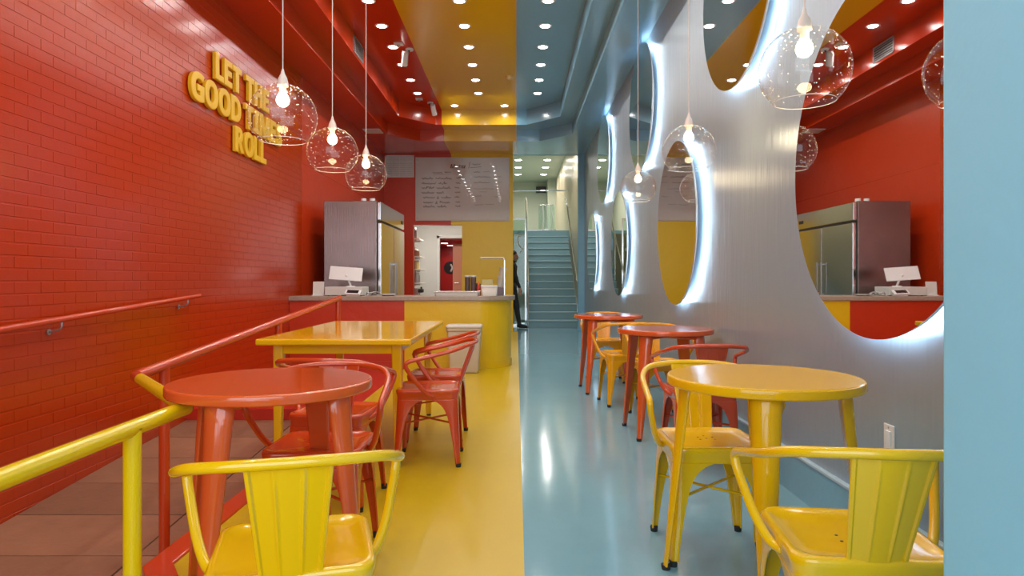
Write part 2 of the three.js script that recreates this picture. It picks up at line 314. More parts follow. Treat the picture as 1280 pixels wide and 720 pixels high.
// glass globe pendants: placed from their outline in the photograph, about 32 cm wide
const GLOBE = 0.162;
{
  const prof = []; for (let i = 0; i <= 40; i++) { const a = 0.16 + (2.40 - 0.16) * i / 40; prof.push(new THREE.Vector2(GLOBE * Math.sin(a), GLOBE * 0.965 * Math.cos(a))); }
  const globeGeo = new THREE.LatheGeometry(prof, 64), lip = new THREE.TorusGeometry(GLOBE * Math.sin(2.40), 0.0011, 6, 64); lip.rotateX(Math.PI / 2); lip.translate(0, GLOBE * 0.965 * Math.cos(2.40), 0);
  const dots = []; for (let i = 0; i < 140; i++) { const row = i % 10, a = 0.34 + row * 0.2, b = i * 2.399 + rnd() * 0.2, r = 0.0021 + 0.0008 * rnd(), s = new THREE.OctahedronGeometry(r, 0); const R = GLOBE - 0.0006; s.translate(R * Math.sin(a) * Math.cos(b), R * 0.965 * Math.cos(a), R * Math.sin(a) * Math.sin(b)); dots.push(s); }
  const dotGeo = merge(dots), bulbGeo = new THREE.LatheGeometry([[0, -0.034], [0.014, -0.031], [0.026, -0.02], [0.031, -0.004], [0.028, 0.012], [0.018, 0.028], [0.013, 0.042]].map((p) => new THREE.Vector2(...p)), 24);
  const socketGeo = new THREE.LatheGeometry([[0, 0.075], [0.004, 0.075], [0.01, 0.05], [0.02, 0.03], [0.026, 0.004], [0.026, -0.01], [0.016, -0.012], [0.016, -0.04], [0, -0.04]].map((p) => new THREE.Vector2(...p)), 24);
  const cupGeo = new THREE.LatheGeometry([[0, 0], [0.05, 0], [0.05, -0.018], [0.044, -0.024], [0, -0.024]].map((p) => new THREE.Vector2(...p)), 28);
  const list = [[353.5, 146, 42, HC, 'clear bubble-glass globe pendant hanging in front of the yellow wall lettering'], [415.5, 190, 31.5, HC, 'clear globe pendant between the lettering pendant and the one over the steel fridge'], [457.5, 218, 25.8, HC, 'clear globe pendant hanging in front of the top of the steel fridge'],
    [1005.5, 88, 55.2, H2, 'clear globe pendant over the yellow round table by the silvery wall'], [861, 188, 33, H2, 'clear globe pendant over the middle red table by the silvery wall'], [797.5, 235, 22.5, H1, 'clear globe pendant over the red table closest to the stairs']];
  for (const [px, py, r, hc, label] of list) {
    const z = FOCAL * GLOBE / r, x = (px - 645.5) * z / FOCAL, h = CAM_H + (349 - py) * z / FOCAL, ceil = x > 1.02 ? H1 : x > 0.775 ? H2 : HC;
    const t = thing('pendant_lamp', label, 'pendant lamp', x, h, z, 0, 'glass globe pendants');
    part(t, 'glass_globe', globeGeo, M.glass, 'clear glass globe with small bubbles'); part(t.children[0], 'lip', lip, M.bubble); part(t.children[0], 'bubbles', dotGeo, M.bubble).userData.kind = 'stuff';
    const so = part(t, 'socket', socketGeo, M.cord); so.position.y = GLOBE * 0.965 + 0.0;
    const b = part(t, 'bulb', bulbGeo, M.bulbGlow, 'warm glowing bulb'); b.position.y = GLOBE * 0.965 - 0.075;
    part(t, 'cord', new THREE.CylinderGeometry(0.0028, 0.0028, ceil - h - 0.22, 8).translate(0, GLOBE + 0.07 + (ceil - h - 0.22) / 2 - 0.005, 0), M.cord);
    const cu = part(t, 'ceiling_cup', cupGeo, M.glossWhite); cu.position.y = ceil - h;
    const p = new THREE.PointLight(C(1, 0.76, 0.45), PENDANT, 0, 2); p.position.y = b.position.y; p.castShadow = true; p.shadow.radius = 1.4; p.name = 'lamp_light'; t.add(p);
  }
}
// round mirrors standing off the silvery wall on a ring of cool LED strip
{
  const FX = 1.365;
  const list = [[2.62, 1.58, 0.71, 'large round backlit mirror beside the light switch'], [5.87, 1.58, 0.70, 'round backlit mirror behind the middle red table'], [9.12, 1.58, 0.70, 'round backlit mirror behind the red table closest to the stairs'], [12.37, 1.58, 0.70, 'round backlit mirror right beside the stair opening in the lower row'],
    [4.28, 3.0, 0.69, 'round backlit mirror of the upper row between the two biggest lower mirrors'], [7.53, 3.0, 0.69, 'middle round backlit mirror of the upper row under the blue soffit'], [10.78, 3.0, 0.69, 'round backlit mirror of the upper row closest to the stairs']];
  for (const [z, h, r, label] of list) {
    const t = thing('round_mirror', label, 'mirror', XR, h, z, 0, 'backlit round mirrors');
    const plate = new THREE.CylinderGeometry(r, r, 0.006, 96); plate.rotateZ(Math.PI / 2); plate.translate(FX - XR + 0.003, 0, 0); part(t, 'mirror_glass', plate, M.mirror);
    const back = new THREE.CylinderGeometry(r - 0.004, r - 0.004, 0.01, 96); back.rotateZ(Math.PI / 2); back.translate(FX - XR + 0.011, 0, 0); part(t, 'backing_board', back, M.glossWhite);
    const stand = new THREE.CylinderGeometry(r * 0.55, r * 0.55, XR - FX - 0.016, 48); stand.rotateZ(Math.PI / 2); stand.translate(-(XR - FX - 0.016) / 2, 0, 0); part(t, 'spacer', stand, M.glossWhite);
    const rr = r - 0.035, strip = new THREE.TorusGeometry(rr, 0.005, 6, 72); strip.rotateY(Math.PI / 2); strip.translate(FX - XR + 0.018, 0, 0); part(t, 'led_strip', strip, M.ledGlow, 'cool white LED strip');
    const n = 14, len = 2 * rr * Math.sin(Math.PI / n) * 1.0;
    for (let i = 0; i < n; i++) {
      const a = (i + 0.5) / n * 2 * Math.PI, l = new THREE.RectAreaLight(C(0.68, 0.86, 1), LED, len, 0.012);
      const g = new THREE.Group(); g.position.set(FX - XR + 0.0255, rr * Math.sin(a), rr * Math.cos(a)); g.rotation.x = -a + Math.PI / 2; g.name = 'led_segment'; l.rotation.y = -Math.PI / 2; l.rotation.z = 0; l.name = 'led_light';
      g.add(l); t.add(g);
    }
  }
}

// ---------------------------------------------------------------- lettering on the brick wall
{
  const font = await new FontLoader().loadAsync('fonts/droid/droid_sans_bold.typeface.json');
  const t = thing('wall_lettering', 'yellow raised letters reading LET THE GOOD TIMES ROLL on the red bricks', 'sign', XL, 0, 0);
  for (const [txt, z0, z1, base] of [['LET THE', 6.24, 7.60, 2.952], ['GOOD TIMES', 5.77, 8.02, 2.655], ['ROLL', 6.68, 7.52, 2.37]]) {
    const size = 0.232 / 0.714 * 0.714, gs = []; let x = 0;
    for (const ch of txt) {
      if (ch === ' ') { x += 0.085; continue; }
      const g = new TextGeometry(ch, { font, size: 0.235, depth: 0.028, curveSegments: 6, bevelEnabled: true, bevelThickness: 0.004, bevelSize: 0.009, bevelOffset: 0, bevelSegments: 2 });
      g.computeBoundingBox(); const bb = g.boundingBox; g.translate(-bb.min.x + x, 0, 0); x += bb.max.x - bb.min.x + 0.012; gs.push(g);
    }
    const k = (z1 - z0) / x;
    for (const g of gs) { g.scale(k, 1, 1); g.rotateY(Math.PI / 2); g.translate(0.012, base, -z0); part(t, 'letter', g, M.letters); }
  }
}

// ---------------------------------------------------------------- handrails
{
  const y = (z) => 0.832 + 0.056 * (z - 3.55), t = thing('wall_handrail', 'red pipe handrail fixed to the brick wall above the ramp', 'handrail', XL, 0, 0);
  const a = V(0.085, y(1.2), 1.2), b = V(0.085, y(5.82), 5.82); part(t, 'pipe', tube([a, a.clone().lerp(b, 0.5), b], 0.019, 16, 14), M.railRed);
  for (const z of [1.6, 4.06, 5.62]) { const br = part(t, 'bracket', [tube([V(0.004, y(z) - 0.075, z), V(0.05, y(z) - 0.07, z), V(0.083, y(z) - 0.05, z), V(0.085, y(z) - 0.02, z)], 0.006, 14, 8)], M.greySteel, 'bare metal bracket'); const f = new THREE.CylinderGeometry(0.017, 0.019, 0.006, 20); f.rotateZ(Math.PI / 2); f.translate(0.008, y(z) - 0.075, -z); part(br, 'flange', f, M.greySteel); }
}
{
  const t = thing('ramp_railing', 'red and yellow pipe railing along the edge of the ramp', 'railing', -1.61, 0, 0);
  const X = 1.61, r = 0.0235;
  const far = V(0, 0.93, 6.2), near = V(0, 0.69, 2.88), corner = V(-1.056 + X, 0.69, 2.17), end = V(-1.056 + X, 0.69, -0.6);
  part(t, 'sloping_rail', tube([far, far.clone().lerp(near, 0.5), near], r, 24, 14), M.railRed, 'red sloping rail');
  const mid = near.clone().lerp(corner, 0.12); part(t, 'rail_elbow', tube([near, mid], r, 4, 14), M.railRed);
  part(t, 'connecting_rail', tube([mid, corner], r, 8, 14), M.railYellow, 'yellow connecting rail'); part(t, 'level_rail', tube([corner, corner.clone().lerp(end, 0.5), end], r, 16, 14), M.railYellow, 'yellow level rail');
  const post = (x, z, h, m) => { const b = z > 5.76 ? 0 : rampH(z), p = part(t, 'post', bar(V(x + X, b, z), V(x + X, h, z), 0.0235, 14), m); part(p, 'post_base', cyl(0.05, 0.048, 0.01, x + X, b + 0.002, z), m); };
  post(-1.61, 3.11, 0.70, M.railRed); post(-1.61, 6.14, 0.92, M.railRed); post(-1.61, 4.6, 0.81, M.railRed); post(-1.056, 1.87, 0.69, M.railYellow); post(-1.056, 0.4, 0.69, M.railYellow);
}

// ---------------------------------------------------------------- chairs and tables
const chairProto = (() => {
  const parts = {};
  const FOOT = 0.195, TOP = 0.178, SEAT = 0.455;
  // leg: folded sheet of L section whose web widens upwards into an arch below the seat
  const lv = [[0.018, 0.030], [0.08, 0.034], [0.16, 0.042], [0.24, 0.053], [0.30, 0.066], [0.335, 0.080], [0.36, 0.098], [0.378, 0.122], [0.389, 0.148], [0.394, 0.172]];
  const legRings = lv.map(([y, w]) => {
    const k = (y - 0.018) / 0.4, hw = FOOT + (TOP - FOOT) * Math.min(1, k * 1.05), r = Math.min(0.034, w * 0.75), t = 0.007, P = [];
    P.push([hw - w, hw], [hw - r, hw]); for (let i = 1; i < 5; i++) { const a = Math.PI / 2 * (1 - i / 5); P.push([hw - r + r * Math.cos(a), hw - r + r * Math.sin(a)]); } P.push([hw, hw - r], [hw, hw - w]);
    P.push([hw - t, hw - w], [hw - t, hw - r]); for (let i = 4; i > 0; i--) { const a = Math.PI / 2 * (1 - i / 5), q = Math.max(r - t, 0.002); P.push([hw - r + q * Math.cos(a), hw - r + q * Math.sin(a)]); } P.push([hw - r, hw - t], [hw - w, hw - t]);
    return P.map(([x, z]) => new THREE.Vector3(x, y, z));
  });
  parts.leg = loft(legRings.map((r) => r.slice().reverse()));
  parts.foot = new THREE.CylinderGeometry(0.017, 0.015, 0.022, 12); parts.foot.translate(FOOT - 0.012, 0.011, FOOT - 0.012);
  // seat: dished rounded square with a turned-down rim
  const ring = (half, rad, y, dz = 0) => { const P = []; for (let c = 0; c < 4; c++) for (let i = 0; i <= 6; i++) { const a = c * Math.PI / 2 + i / 6 * Math.PI / 2; const sx = [1, -1, -1, 1][c], sz = [1, 1, -1, -1][c]; P.push(new THREE.Vector3(sx * (half - rad) + rad * Math.cos(a), y, sz * (half - rad) + rad * Math.sin(a) + dz)); } return P.reverse(); };
  parts.seat = loft([ring(0.178, 0.04, 0.39), ring(0.179, 0.042, 0.41), ring(0.184, 0.05, 0.428), ring(0.187, 0.055, 0.442), ring(0.183, 0.055, 0.452), ring(0.174, 0.052, SEAT), ring(0.163, 0.048, 0.4525), ring(0.150, 0.044, 0.446), ring(0.12, 0.035, 0.4435), ring(0.05, 0.015, 0.442)], false, true);
  const holes = []; for (const [x, z] of [[0, 0], [0.03, 0.02], [-0.03, 0.02], [0.03, -0.02], [-0.03, -0.02], [0, 0.045]]) { const g = new THREE.CylinderGeometry(0.004, 0.004, 0.001, 10); g.translate(x, 0.4427, z + 0.02); holes.push(g); } parts.holes = merge(holes);
  // backrest: tapered ribbed sheet
  const NU = 64, NV = 8, sheet = (back) => (u, v) => { const hw = 0.062 + 0.024 * v, rib = Math.exp(-(((Math.abs(u) - 0.36) / 0.055) ** 2)) * 0.0045 * Math.min(1, 6 * v, 6 * (1 - v)), edge = Math.abs(u) > 0.93 ? 0.006 : 0, y = 0.435 + (0.722 - 0.435) * v; return new THREE.Vector3(u * hw, y, 0.176 + 0.105 * v - 0.012 * u * u + (back ? 0.004 + edge : 0) + rib); };
  const grid = (f, flip) => { const pos = [], idx = []; for (let j = 0; j <= NV; j++) for (let i = 0; i <= NU; i++) { const p = f(-1 + 2 * i / NU, j / NV); pos.push(p.x, p.y, p.z); } for (let j = 0; j < NV; j++) for (let i = 0; i < NU; i++) { const a = j * (NU + 1) + i, b = a + 1, c = a + NU + 1, d = c + 1; flip ? idx.push(a, c, b, b, c, d) : idx.push(a, b, c, b, d, c); } const g = new THREE.BufferGeometry(); g.setAttribute('position', new THREE.Float32BufferAttribute(pos, 3)); g.setIndex(idx); g.computeVertexNormals(); g.setAttribute('uv', new THREE.Float32BufferAttribute(new Float32Array(pos.length / 3 * 2), 2)); return g; };
  const sf = sheet(false), sb = sheet(true), edges = [-1, 1].map((s) => bar(sf(s, 0).lerp(sb(s, 0), 0.5), sf(s, 1).lerp(sb(s, 1), 0.5), 0.005, 8));
  parts.backrest = merge([grid(sf, true), grid(sb, false), ...edges]);
  const half = [[0.178, 0.415, 0.035], [0.196, 0.424, 0.012], [0.222, 0.47, -0.032], [0.246, 0.545, -0.086], [0.258, 0.592, -0.113], [0.260, 0.611, -0.116], [0.259, 0.624, -0.102], [0.256, 0.641, -0.04], [0.250, 0.664, 0.06], [0.236, 0.688, 0.155], [0.20, 0.710, 0.225], [0.13, 0.720, 0.268], [0.06, 0.7235, 0.284], [0, 0.724, 0.288]];
  const pts = [...half.map(([x, y, z]) => new THREE.Vector3(x, y, z)), ...half.slice(0, -1).reverse().map(([x, y, z]) => new THREE.Vector3(-x, y, z))];
  parts.rail = tube(pts, 0.0125, 110, 12);
  const cross = merge([bar(new THREE.Vector3(0.165, 0.25, 0.165), new THREE.Vector3(-0.165, 0.25, -0.165), 0.006, 8), bar(new THREE.Vector3(-0.165, 0.25, 0.165), new THREE.Vector3(0.165, 0.25, -0.165), 0.006, 8)]); parts.cross = cross;
  return parts;
})();
function chair(m, label, x, z, turn, group) {
  const t = thing('metal_armchair', label, 'chair', x, 0, z, turn, group), p = chairProto;
  const s = part(t, 'seat', p.seat, m); part(s, 'drain_holes', p.holes, M.rubber);
  part(t, 'backrest', p.backrest, m); part(t, 'arm_rail', p.rail, m); part(t, 'cross_brace', p.cross, m);
  for (let k = 0; k < 4; k++) { const l = part(t, 'leg', p.leg, m); l.rotation.y = k * Math.PI / 2; part(l, 'rubber_foot', p.foot, M.rubber); }
  return t;
}
chair(M.chairYellow, 'yellow metal armchair with its back to the entrance at the red round table', -0.545, 1.667, 0.28, 'metal armchairs');
chair(M.chairRed, 'red metal armchair between the red round table and the long yellow table, facing the entrance', -0.78, 2.72, Math.PI, 'metal armchairs');
chair(M.chairRed, 'red metal armchair at the short end of the long yellow table', -0.90, 3.42, -0.12, 'metal armchairs');
chair(M.chairRed, 'red metal armchair on the aisle side of the long yellow table, nearer the round table', -0.53, 4.16, Math.PI / 2 + 0.04, 'metal armchairs');
chair(M.chairRed, 'red metal armchair on the aisle side of the long yellow table, nearer the counter', -0.555, 4.76, Math.PI / 2 - 0.03, 'metal armchairs');
chair(M.chairYellow, 'yellow metal armchair beside the pale blue entry wall, its back to the entrance', 0.851, 1.743, -0.115, 'metal armchairs');
chair(M.chairYellow, 'yellow metal armchair behind the yellow round table, facing the entrance', 0.785, 2.79, Math.PI, 'metal armchairs');
chair(M.chairRed, 'red metal armchair behind the yellow round table, turned to the middle red table', 1.10, 4.10, 0.02, 'metal armchairs');
chair(M.chairAmber, 'yellow metal armchair behind the middle red table, facing the entrance', 1.125, 5.42, Math.PI + 0.05, 'metal armchairs');
chair(M.chairAmber, 'yellow metal armchair facing the stairs at the red table closest to them', 0.955, 6.04, 0.12, 'metal armchairs');
chair(M.chairAmber, 'yellow metal armchair between the stairs and the red table closest to them', 0.96, 7.36, Math.PI - 0.05, 'metal armchairs');

const tableProto = (() => {
  const R = 0.34, H = 0.75;
  const topGeo = new THREE.LatheGeometry([[0.30, H - 0.036], [R - 0.012, H - 0.036], [R - 0.003, H - 0.034], [R, H - 0.029], [R, H - 0.007], [R - 0.003, H - 0.002], [R - 0.01, H], [0, H]].map((p) => new THREE.Vector2(...p)), 96);
  const under = new THREE.LatheGeometry([[0, H - 0.02], [0.30, H - 0.02], [0.30, H - 0.036]].map((p) => new THREE.Vector2(...p)), 64);
  const rings = []; for (const [y, w] of [[0.015, 0.021], [0.2, 0.030], [0.45, 0.041], [0.65, 0.050], [H - 0.03, 0.053]]) {
    const k = y / H, d = 0.345 + (0.262 - 0.345) * k, P = [];                 // rounded wedge section, its ridge outwards (+z)
    for (let i = 0; i <= 14; i++) { const a = Math.PI * i / 14; P.push(new THREE.Vector3(w * Math.cos(a), y, d + w * 0.85 * Math.sin(a) - w * 0.3)); }
    P.push(new THREE.Vector3(-w * 0.86, y, d - w * 0.3), new THREE.Vector3(w * 0.86, y, d - w * 0.3)); rings.push(P.reverse());
  }
  const foot = new THREE.CylinderGeometry(0.019, 0.016, 0.018, 14); foot.translate(0, 0.009, 0.345);
  const hub = merge([bar(new THREE.Vector3(0, 0.69, 0.26), new THREE.Vector3(0, 0.69, -0.26), 0.012, 8), bar(new THREE.Vector3(0.26, 0.69, 0), new THREE.Vector3(-0.26, 0.69, 0), 0.012, 8)]);
  return { top: merge([topGeo, under]), leg: loft(rings), foot, hub };
})();
function roundTable(m, label, x, z, turn) {
  const t = thing('round_table', label, 'table', x, 0, z, turn, 'round metal tables'), p = tableProto;
  part(t, 'tabletop', p.top, m); part(t, 'cross_brace', p.hub, m);
  for (let k = 0; k < 4; k++) { const l = part(t, 'leg', p.leg, m); l.rotation.y = k * Math.PI / 2; part(l, 'rubber_foot', p.foot, M.rubber); }
}
roundTable(M.tableRed, 'red round metal table beside the ramp railing', -0.85, 2.371, -0.3);
roundTable(M.tableYellow, 'yellow round metal table by the silvery wall', 0.896, 2.475, -0.31);
roundTable(M.tableRed, 'middle red round metal table by the silvery wall', 1.065, 4.87, -0.74);
roundTable(M.tableRed, 'red round metal table by the silvery wall, closest to the stairs', 0.91, 6.74, -0.74);
{ // long yellow table
  const t = thing('long_table', 'long rectangular yellow metal table in front of the counter', 'table', -1.07, 0, 4.84);
  part(t, 'tabletop', rbox(-0.455, 0.455, 0.713, 0.75, -0.875, 0.875, 0.01, 3), M.tableYellow);
  part(t, 'apron', [box(-0.36, 0.36, 0.655, 0.713, -0.775, -0.76), box(-0.36, 0.36, 0.655, 0.713, 0.66, 0.675), box(-0.36, -0.345, 0.655, 0.713, -0.76, 0.66), box(0.345, 0.36, 0.655, 0.713, -0.76, 0.66)], M.tableYellow);
  for (const sx of [-1, 1]) for (const z of [-0.755, 0.655]) {
    const rings = []; for (const [y, w] of [[0.015, 0.020], [0.35, 0.026], [0.712, 0.031]]) { const P = [], c = w * 0.35; for (let q = 0; q < 4; q++) for (let i = 0; i <= 3; i++) { const a = q * Math.PI / 2 + i / 3 * Math.PI / 2, sxx = [1, -1, -1, 1][q], szz = [1, 1, -1, -1][q]; P.push(new THREE.Vector3(sx * (0.35 + 0.012 * (1 - y)) + sxx * (w - c) + c * Math.cos(a), y, -z + szz * (w - c) + c * Math.sin(a))); } rings.push(P.reverse()); }
    const l = part(t, 'leg', loft(rings), M.tableYellow); part(l, 'rubber_foot', cyl(0.017, 0.019, 0.017, sx * 0.362, 0, z, 12), M.rubber);
  }
}

// ---------------------------------------------------------------- counter and what stands on it
const CT = 0.89, CZ = 8.38;
{
  const t = thing('service_counter', 'service counter with a red and yellow front and a stone top', 'counter', -1.4, 0, CZ), o = 1.4;
  const end = (x0, inset) => { const P = [], r = 0.42; for (let i = 0; i <= 14; i++) { const a = -Math.PI / 2 + Math.PI / 2 * i / 14; P.push([x0 - inset - r + r * Math.cos(a), inset + r + r * Math.sin(a)]); } return P; };
  part(t, 'red_front', box(XL + 0.003 + o, XM + o, 0, CT - 0.055, 0, 0.62), M.redPaint, 'red counter front');
  part(t, 'yellow_front', slab([[XM + o, 0.0], ...end(-0.07 + o, 0.0).map(([x, z]) => [x, z]), [-0.07 + o, 0.62], [XM + o, 0.62]], 0, CT - 0.055), M.yellowPaint, 'yellow counter front with a rounded corner');
  part(t, 'plinth_line', [box(XL + 0.003 + o, XM + o, 0.0, 0.09, -0.006, 0.01)], M.redPaint); part(t, 'plinth_line', [slab([[XM + o, -0.006], ...end(-0.064 + o, -0.006).map(([x, z]) => [x, z + 0.006 - 0.006]), [-0.06 + o, 0.6], [XM + o, 0.6]], 0, 0.09)], M.yellowPaint);
  part(t, 'countertop', slab([[XL + 0.003 + o, -0.03], ...end(-0.02 + o, -0.03).map(([x, z]) => [x - 0.03, z]), [-0.02 + o, 0.66], [XL + 0.003 + o, 0.66]], CT - 0.055, CT, 0.008), M.stone, 'speckled brown stone top');
}
{ const t = thing('waste_bin', 'beige plastic waste bin with a pale lid in front of the yellow counter', 'bin', -0.615, 0, 8.05);
  const r4 = (w, d, y) => { const P = [], c = 0.03; for (let q = 0; q < 4; q++) for (let i = 0; i <= 4; i++) { const a = q * Math.PI / 2 + i / 4 * Math.PI / 2; P.push(new THREE.Vector3([1, -1, -1, 1][q] * (w - c) + c * Math.cos(a), y, [1, 1, -1, -1][q] * (d - c) + c * Math.sin(a))); } return P.reverse(); };
  part(t, 'body', loft([r4(0.165, 0.11, 0), r4(0.168, 0.113, 0.02), r4(0.198, 0.14, 0.5)]), M.bin); part(t, 'rim', loft([r4(0.202, 0.144, 0.49), r4(0.205, 0.147, 0.5), r4(0.205, 0.147, 0.525), r4(0.202, 0.144, 0.53)]), M.bin);
  part(t, 'lid', loft([r4(0.205, 0.147, 0.53), r4(0.212, 0.152, 0.538), r4(0.21, 0.15, 0.556), r4(0.19, 0.13, 0.566)]), M.binLid, 'pale swing lid'); }
{ const t = thing('steel_refrigerator', 'tall stainless steel two-door refrigerator behind the counter against the red wall', 'refrigerator', -2.22, 0, 9.2);
  part(t, 'cabinet', rbox(-0.385, 0.33, 0.1, 2.16, 0, 1.93, 0.008), M.steel);
  part(t, 'header_panel', rbox(0.33, 0.385, 1.9, 2.15, 0.02, 1.91, 0.012), M.chrome, 'polished header panel above the doors'); part(t, 'badge', box(0.385, 0.388, 1.98, 2.03, 1.62, 1.78), M.dark);
  for (const [a, b] of [[0.03, 0.955], [0.975, 1.9]]) { const d = part(t, 'door', rbox(0.335, 0.39, 0.18, 1.87, a, b, 0.012), M.chrome); part(d, 'handle', [bar(V(0.425, 0.85, (a < 0.5 ? b : a) + (a < 0.5 ? -0.06 : 0.06)), V(0.425, 1.35, (a < 0.5 ? b : a) + (a < 0.5 ? -0.06 : 0.06)), 0.012), box(0.39, 0.425, 0.87, 0.89, (a < 0.5 ? b - 0.07 : a + 0.05), (a < 0.5 ? b - 0.05 : a + 0.07)), box(0.39, 0.425, 1.31, 1.33, (a < 0.5 ? b - 0.07 : a + 0.05), (a < 0.5 ? b - 0.05 : a + 0.07))], M.greySteel); }
  part(t, 'gasket_gap', box(0.33, 0.337, 0.16, 1.89, 0.01, 1.92), M.dark);
  for (const [x, z] of [[-0.33, 0.06], [0.28, 0.06], [-0.33, 1.87], [0.28, 1.87]]) part(t, 'leg', cyl(0.02, 0.025, 0.1, x, 0, z), M.greySteel); }
for (const [x, l] of [[-2.11, 'white paper roll on the refrigerator beside its twin, closer to the red wall'], [-1.99, 'white paper roll on the refrigerator beside its twin, closer to the doors']]) { const t = thing('paper_roll', l, 'paper roll', x, 2.16, 9.4, 0, 'paper rolls on the refrigerator'); part(t, 'roll', new THREE.LatheGeometry([[0.012, 0], [0.035, 0], [0.037, 0.004], [0.037, 0.05], [0.035, 0.053], [0.012, 0.053], [0.012, 0]].map((p) => new THREE.Vector2(...p)), 24), M.glossWhite); part(t, 'core', new THREE.CylinderGeometry(0.012, 0.012, 0.052, 16, 1, true).translate(0, 0.026, 0), M.brown); }
{ const t = thing('register_tablet', 'white till tablet tilted back on a slanted stand on the cash drawer', 'till', -2.14, CT + 0.115, 8.62);
  const scr = part(t, 'tablet', rbox(-0.205, 0.205, -0.09, 0.09, -0.008, 0.008, 0.007), M.glossWhite); scr.position.set(-0.02, 0.165, 0); scr.rotation.set(-0.35, 0.12, -0.03);
  const dsp = part(scr, 'display', box(-0.19, 0.19, -0.078, 0.078, 0.008, 0.0095), M.darkGloss); dsp.userData.label = 'dark display facing the staff';
  part(t, 'stand_arm', tube([V(0.035, 0.012, 0.02), V(0.012, 0.08, 0.01), V(-0.012, 0.145, -0.02)], 0.013, 14, 10), M.glossWhite); part(t, 'stand_foot', cyl(0.06, 0.055, 0.012, 0.035, 0, 0.02), M.glossWhite); }
{ const t = thing('cash_drawer', 'white cash drawer box under the till tablet', 'cash drawer', -2.15, CT, 8.62); part(t, 'case', rbox(-0.235, 0.235, 0.008, 0.115, -0.16, 0.2, 0.008), M.offWhite); part(t, 'drawer_front', rbox(-0.215, 0.215, 0.018, 0.09, 0.2, 0.206, 0.002), M.white); for (const x of [-0.2, 0.2]) part(t, 'foot', cyl(0.012, 0.012, 0.008, x, 0, -0.1), M.rubber); }
{ const t = thing('card_terminal', 'small white card terminal with a dark screen leaning against the cash drawer', 'card terminal', -2.02, CT, 8.40); const b = part(t, 'case', rbox(-0.1, 0.1, -0.045, 0.045, -0.012, 0.012, 0.01), M.glossWhite); b.position.set(0, 0.047, 0.0); b.rotation.set(-0.95, 0, -0.06); part(b, 'screen', box(-0.072, 0.072, -0.03, 0.03, -0.0135, -0.012), M.darkGloss); part(t, 'base', rbox(-0.08, 0.08, 0, 0.02, -0.02, 0.05, 0.006), M.glossWhite); }
{ const t = thing('card_holder', 'blank white card standing on the counter next to the cash drawer', 'card', -2.49, CT, 8.55); part(t, 'card', rbox(-0.07, 0.07, 0.004, 0.18, -0.004, 0.004, 0.002), M.white).rotation.x = -0.08; part(t, 'base', rbox(-0.08, 0.075, 0, 0.012, -0.03, 0.05, 0.004), M.white); }
{ const t = thing('cable_bundle', 'tangle of thin white and grey cables beside the cash drawer', 'cables', -1.80, CT, 8.5); for (let k = 0; k < 5; k++) { const p = []; for (let i = 0; i < 7; i++) p.push(V(-0.08 + 0.035 * i + 0.03 * (rnd() - 0.5), 0.006 + 0.05 * rnd() * (i % 6 ? 1 : 0), 0.08 * (rnd() - 0.5))); part(t, 'cable', tube(p, 0.004, 40, 6), k % 2 ? M.glossWhite : M.greySteel); } }
{ const t = thing('paper_plate', 'flat white paper plate beside the cable tangle on the counter', 'plate', -1.6, CT, 8.5); part(t, 'dish', new THREE.LatheGeometry([[0, 0], [0.06, 0], [0.09, 0.018], [0.1, 0.02], [0.1, 0.023], [0.088, 0.021], [0.058, 0.004], [0, 0.004]].map((p) => new THREE.Vector2(...p)), 32), M.glossWhite); }
{ const t = thing('prep_tray', 'low steel prep tray at the middle of the counter', 'tray', -0.735, CT, 8.55); part(t, 'pan', [rbox(-0.27, 0.27, 0, 0.012, -0.16, 0.16, 0.005), rbox(-0.27, -0.255, 0, 0.055, -0.16, 0.16, 0.004), rbox(0.255, 0.27, 0, 0.055, -0.16, 0.16, 0.004), rbox(-0.27, 0.27, 0, 0.05, -0.16, -0.148, 0.004), rbox(-0.27, 0.27, 0, 0.055, 0.148, 0.16, 0.004)], M.offWhite); part(t, 'rim', [rbox(-0.28, 0.28, 0.05, 0.056, -0.17, -0.15, 0.003), rbox(-0.28, 0.28, 0.054, 0.06, 0.15, 0.17, 0.003)], M.chrome); }
for (const [x, l] of [[-0.63, 'tall stack of dark cups with a pale top, on the doorway side of its twin'], [-0.555, 'tall stack of dark cups with a pale top, on the container side of its twin']]) { const t = thing('cup_stack', l, 'cups', x, CT + 0.0, 8.78, 0, 'dark cup stacks on the counter'); const P = [[0, 0], [0.026, 0]]; for (let i = 0; i < 9; i++) P.push([0.033, 0.05 + i * 0.02], [0.036, 0.054 + i * 0.02], [0.036, 0.06 + i * 0.02], [0.033, 0.064 + i * 0.02]); P.push([0.033, 0.24], [0, 0.24]); part(t, 'cups', new THREE.LatheGeometry(P.map((p) => new THREE.Vector2(...p)), 24), M.cup); part(t, 'rim', new THREE.LatheGeometry([[0.034, 0.238], [0.039, 0.242], [0.039, 0.258], [0.034, 0.26], [0, 0.26]].map((p) => new THREE.Vector2(...p)), 24), M.offWhite, 'pale top cup rim'); }
{ const t = thing('napkin_box', 'dark square napkin box behind the white container', 'box', -0.53, CT, 8.93); part(t, 'case', rbox(-0.06, 0.06, 0, 0.15, -0.05, 0.05, 0.006), M.dark); part(t, 'napkins', rbox(-0.045, 0.045, 0.14, 0.158, -0.035, 0.035, 0.003), M.brown); }
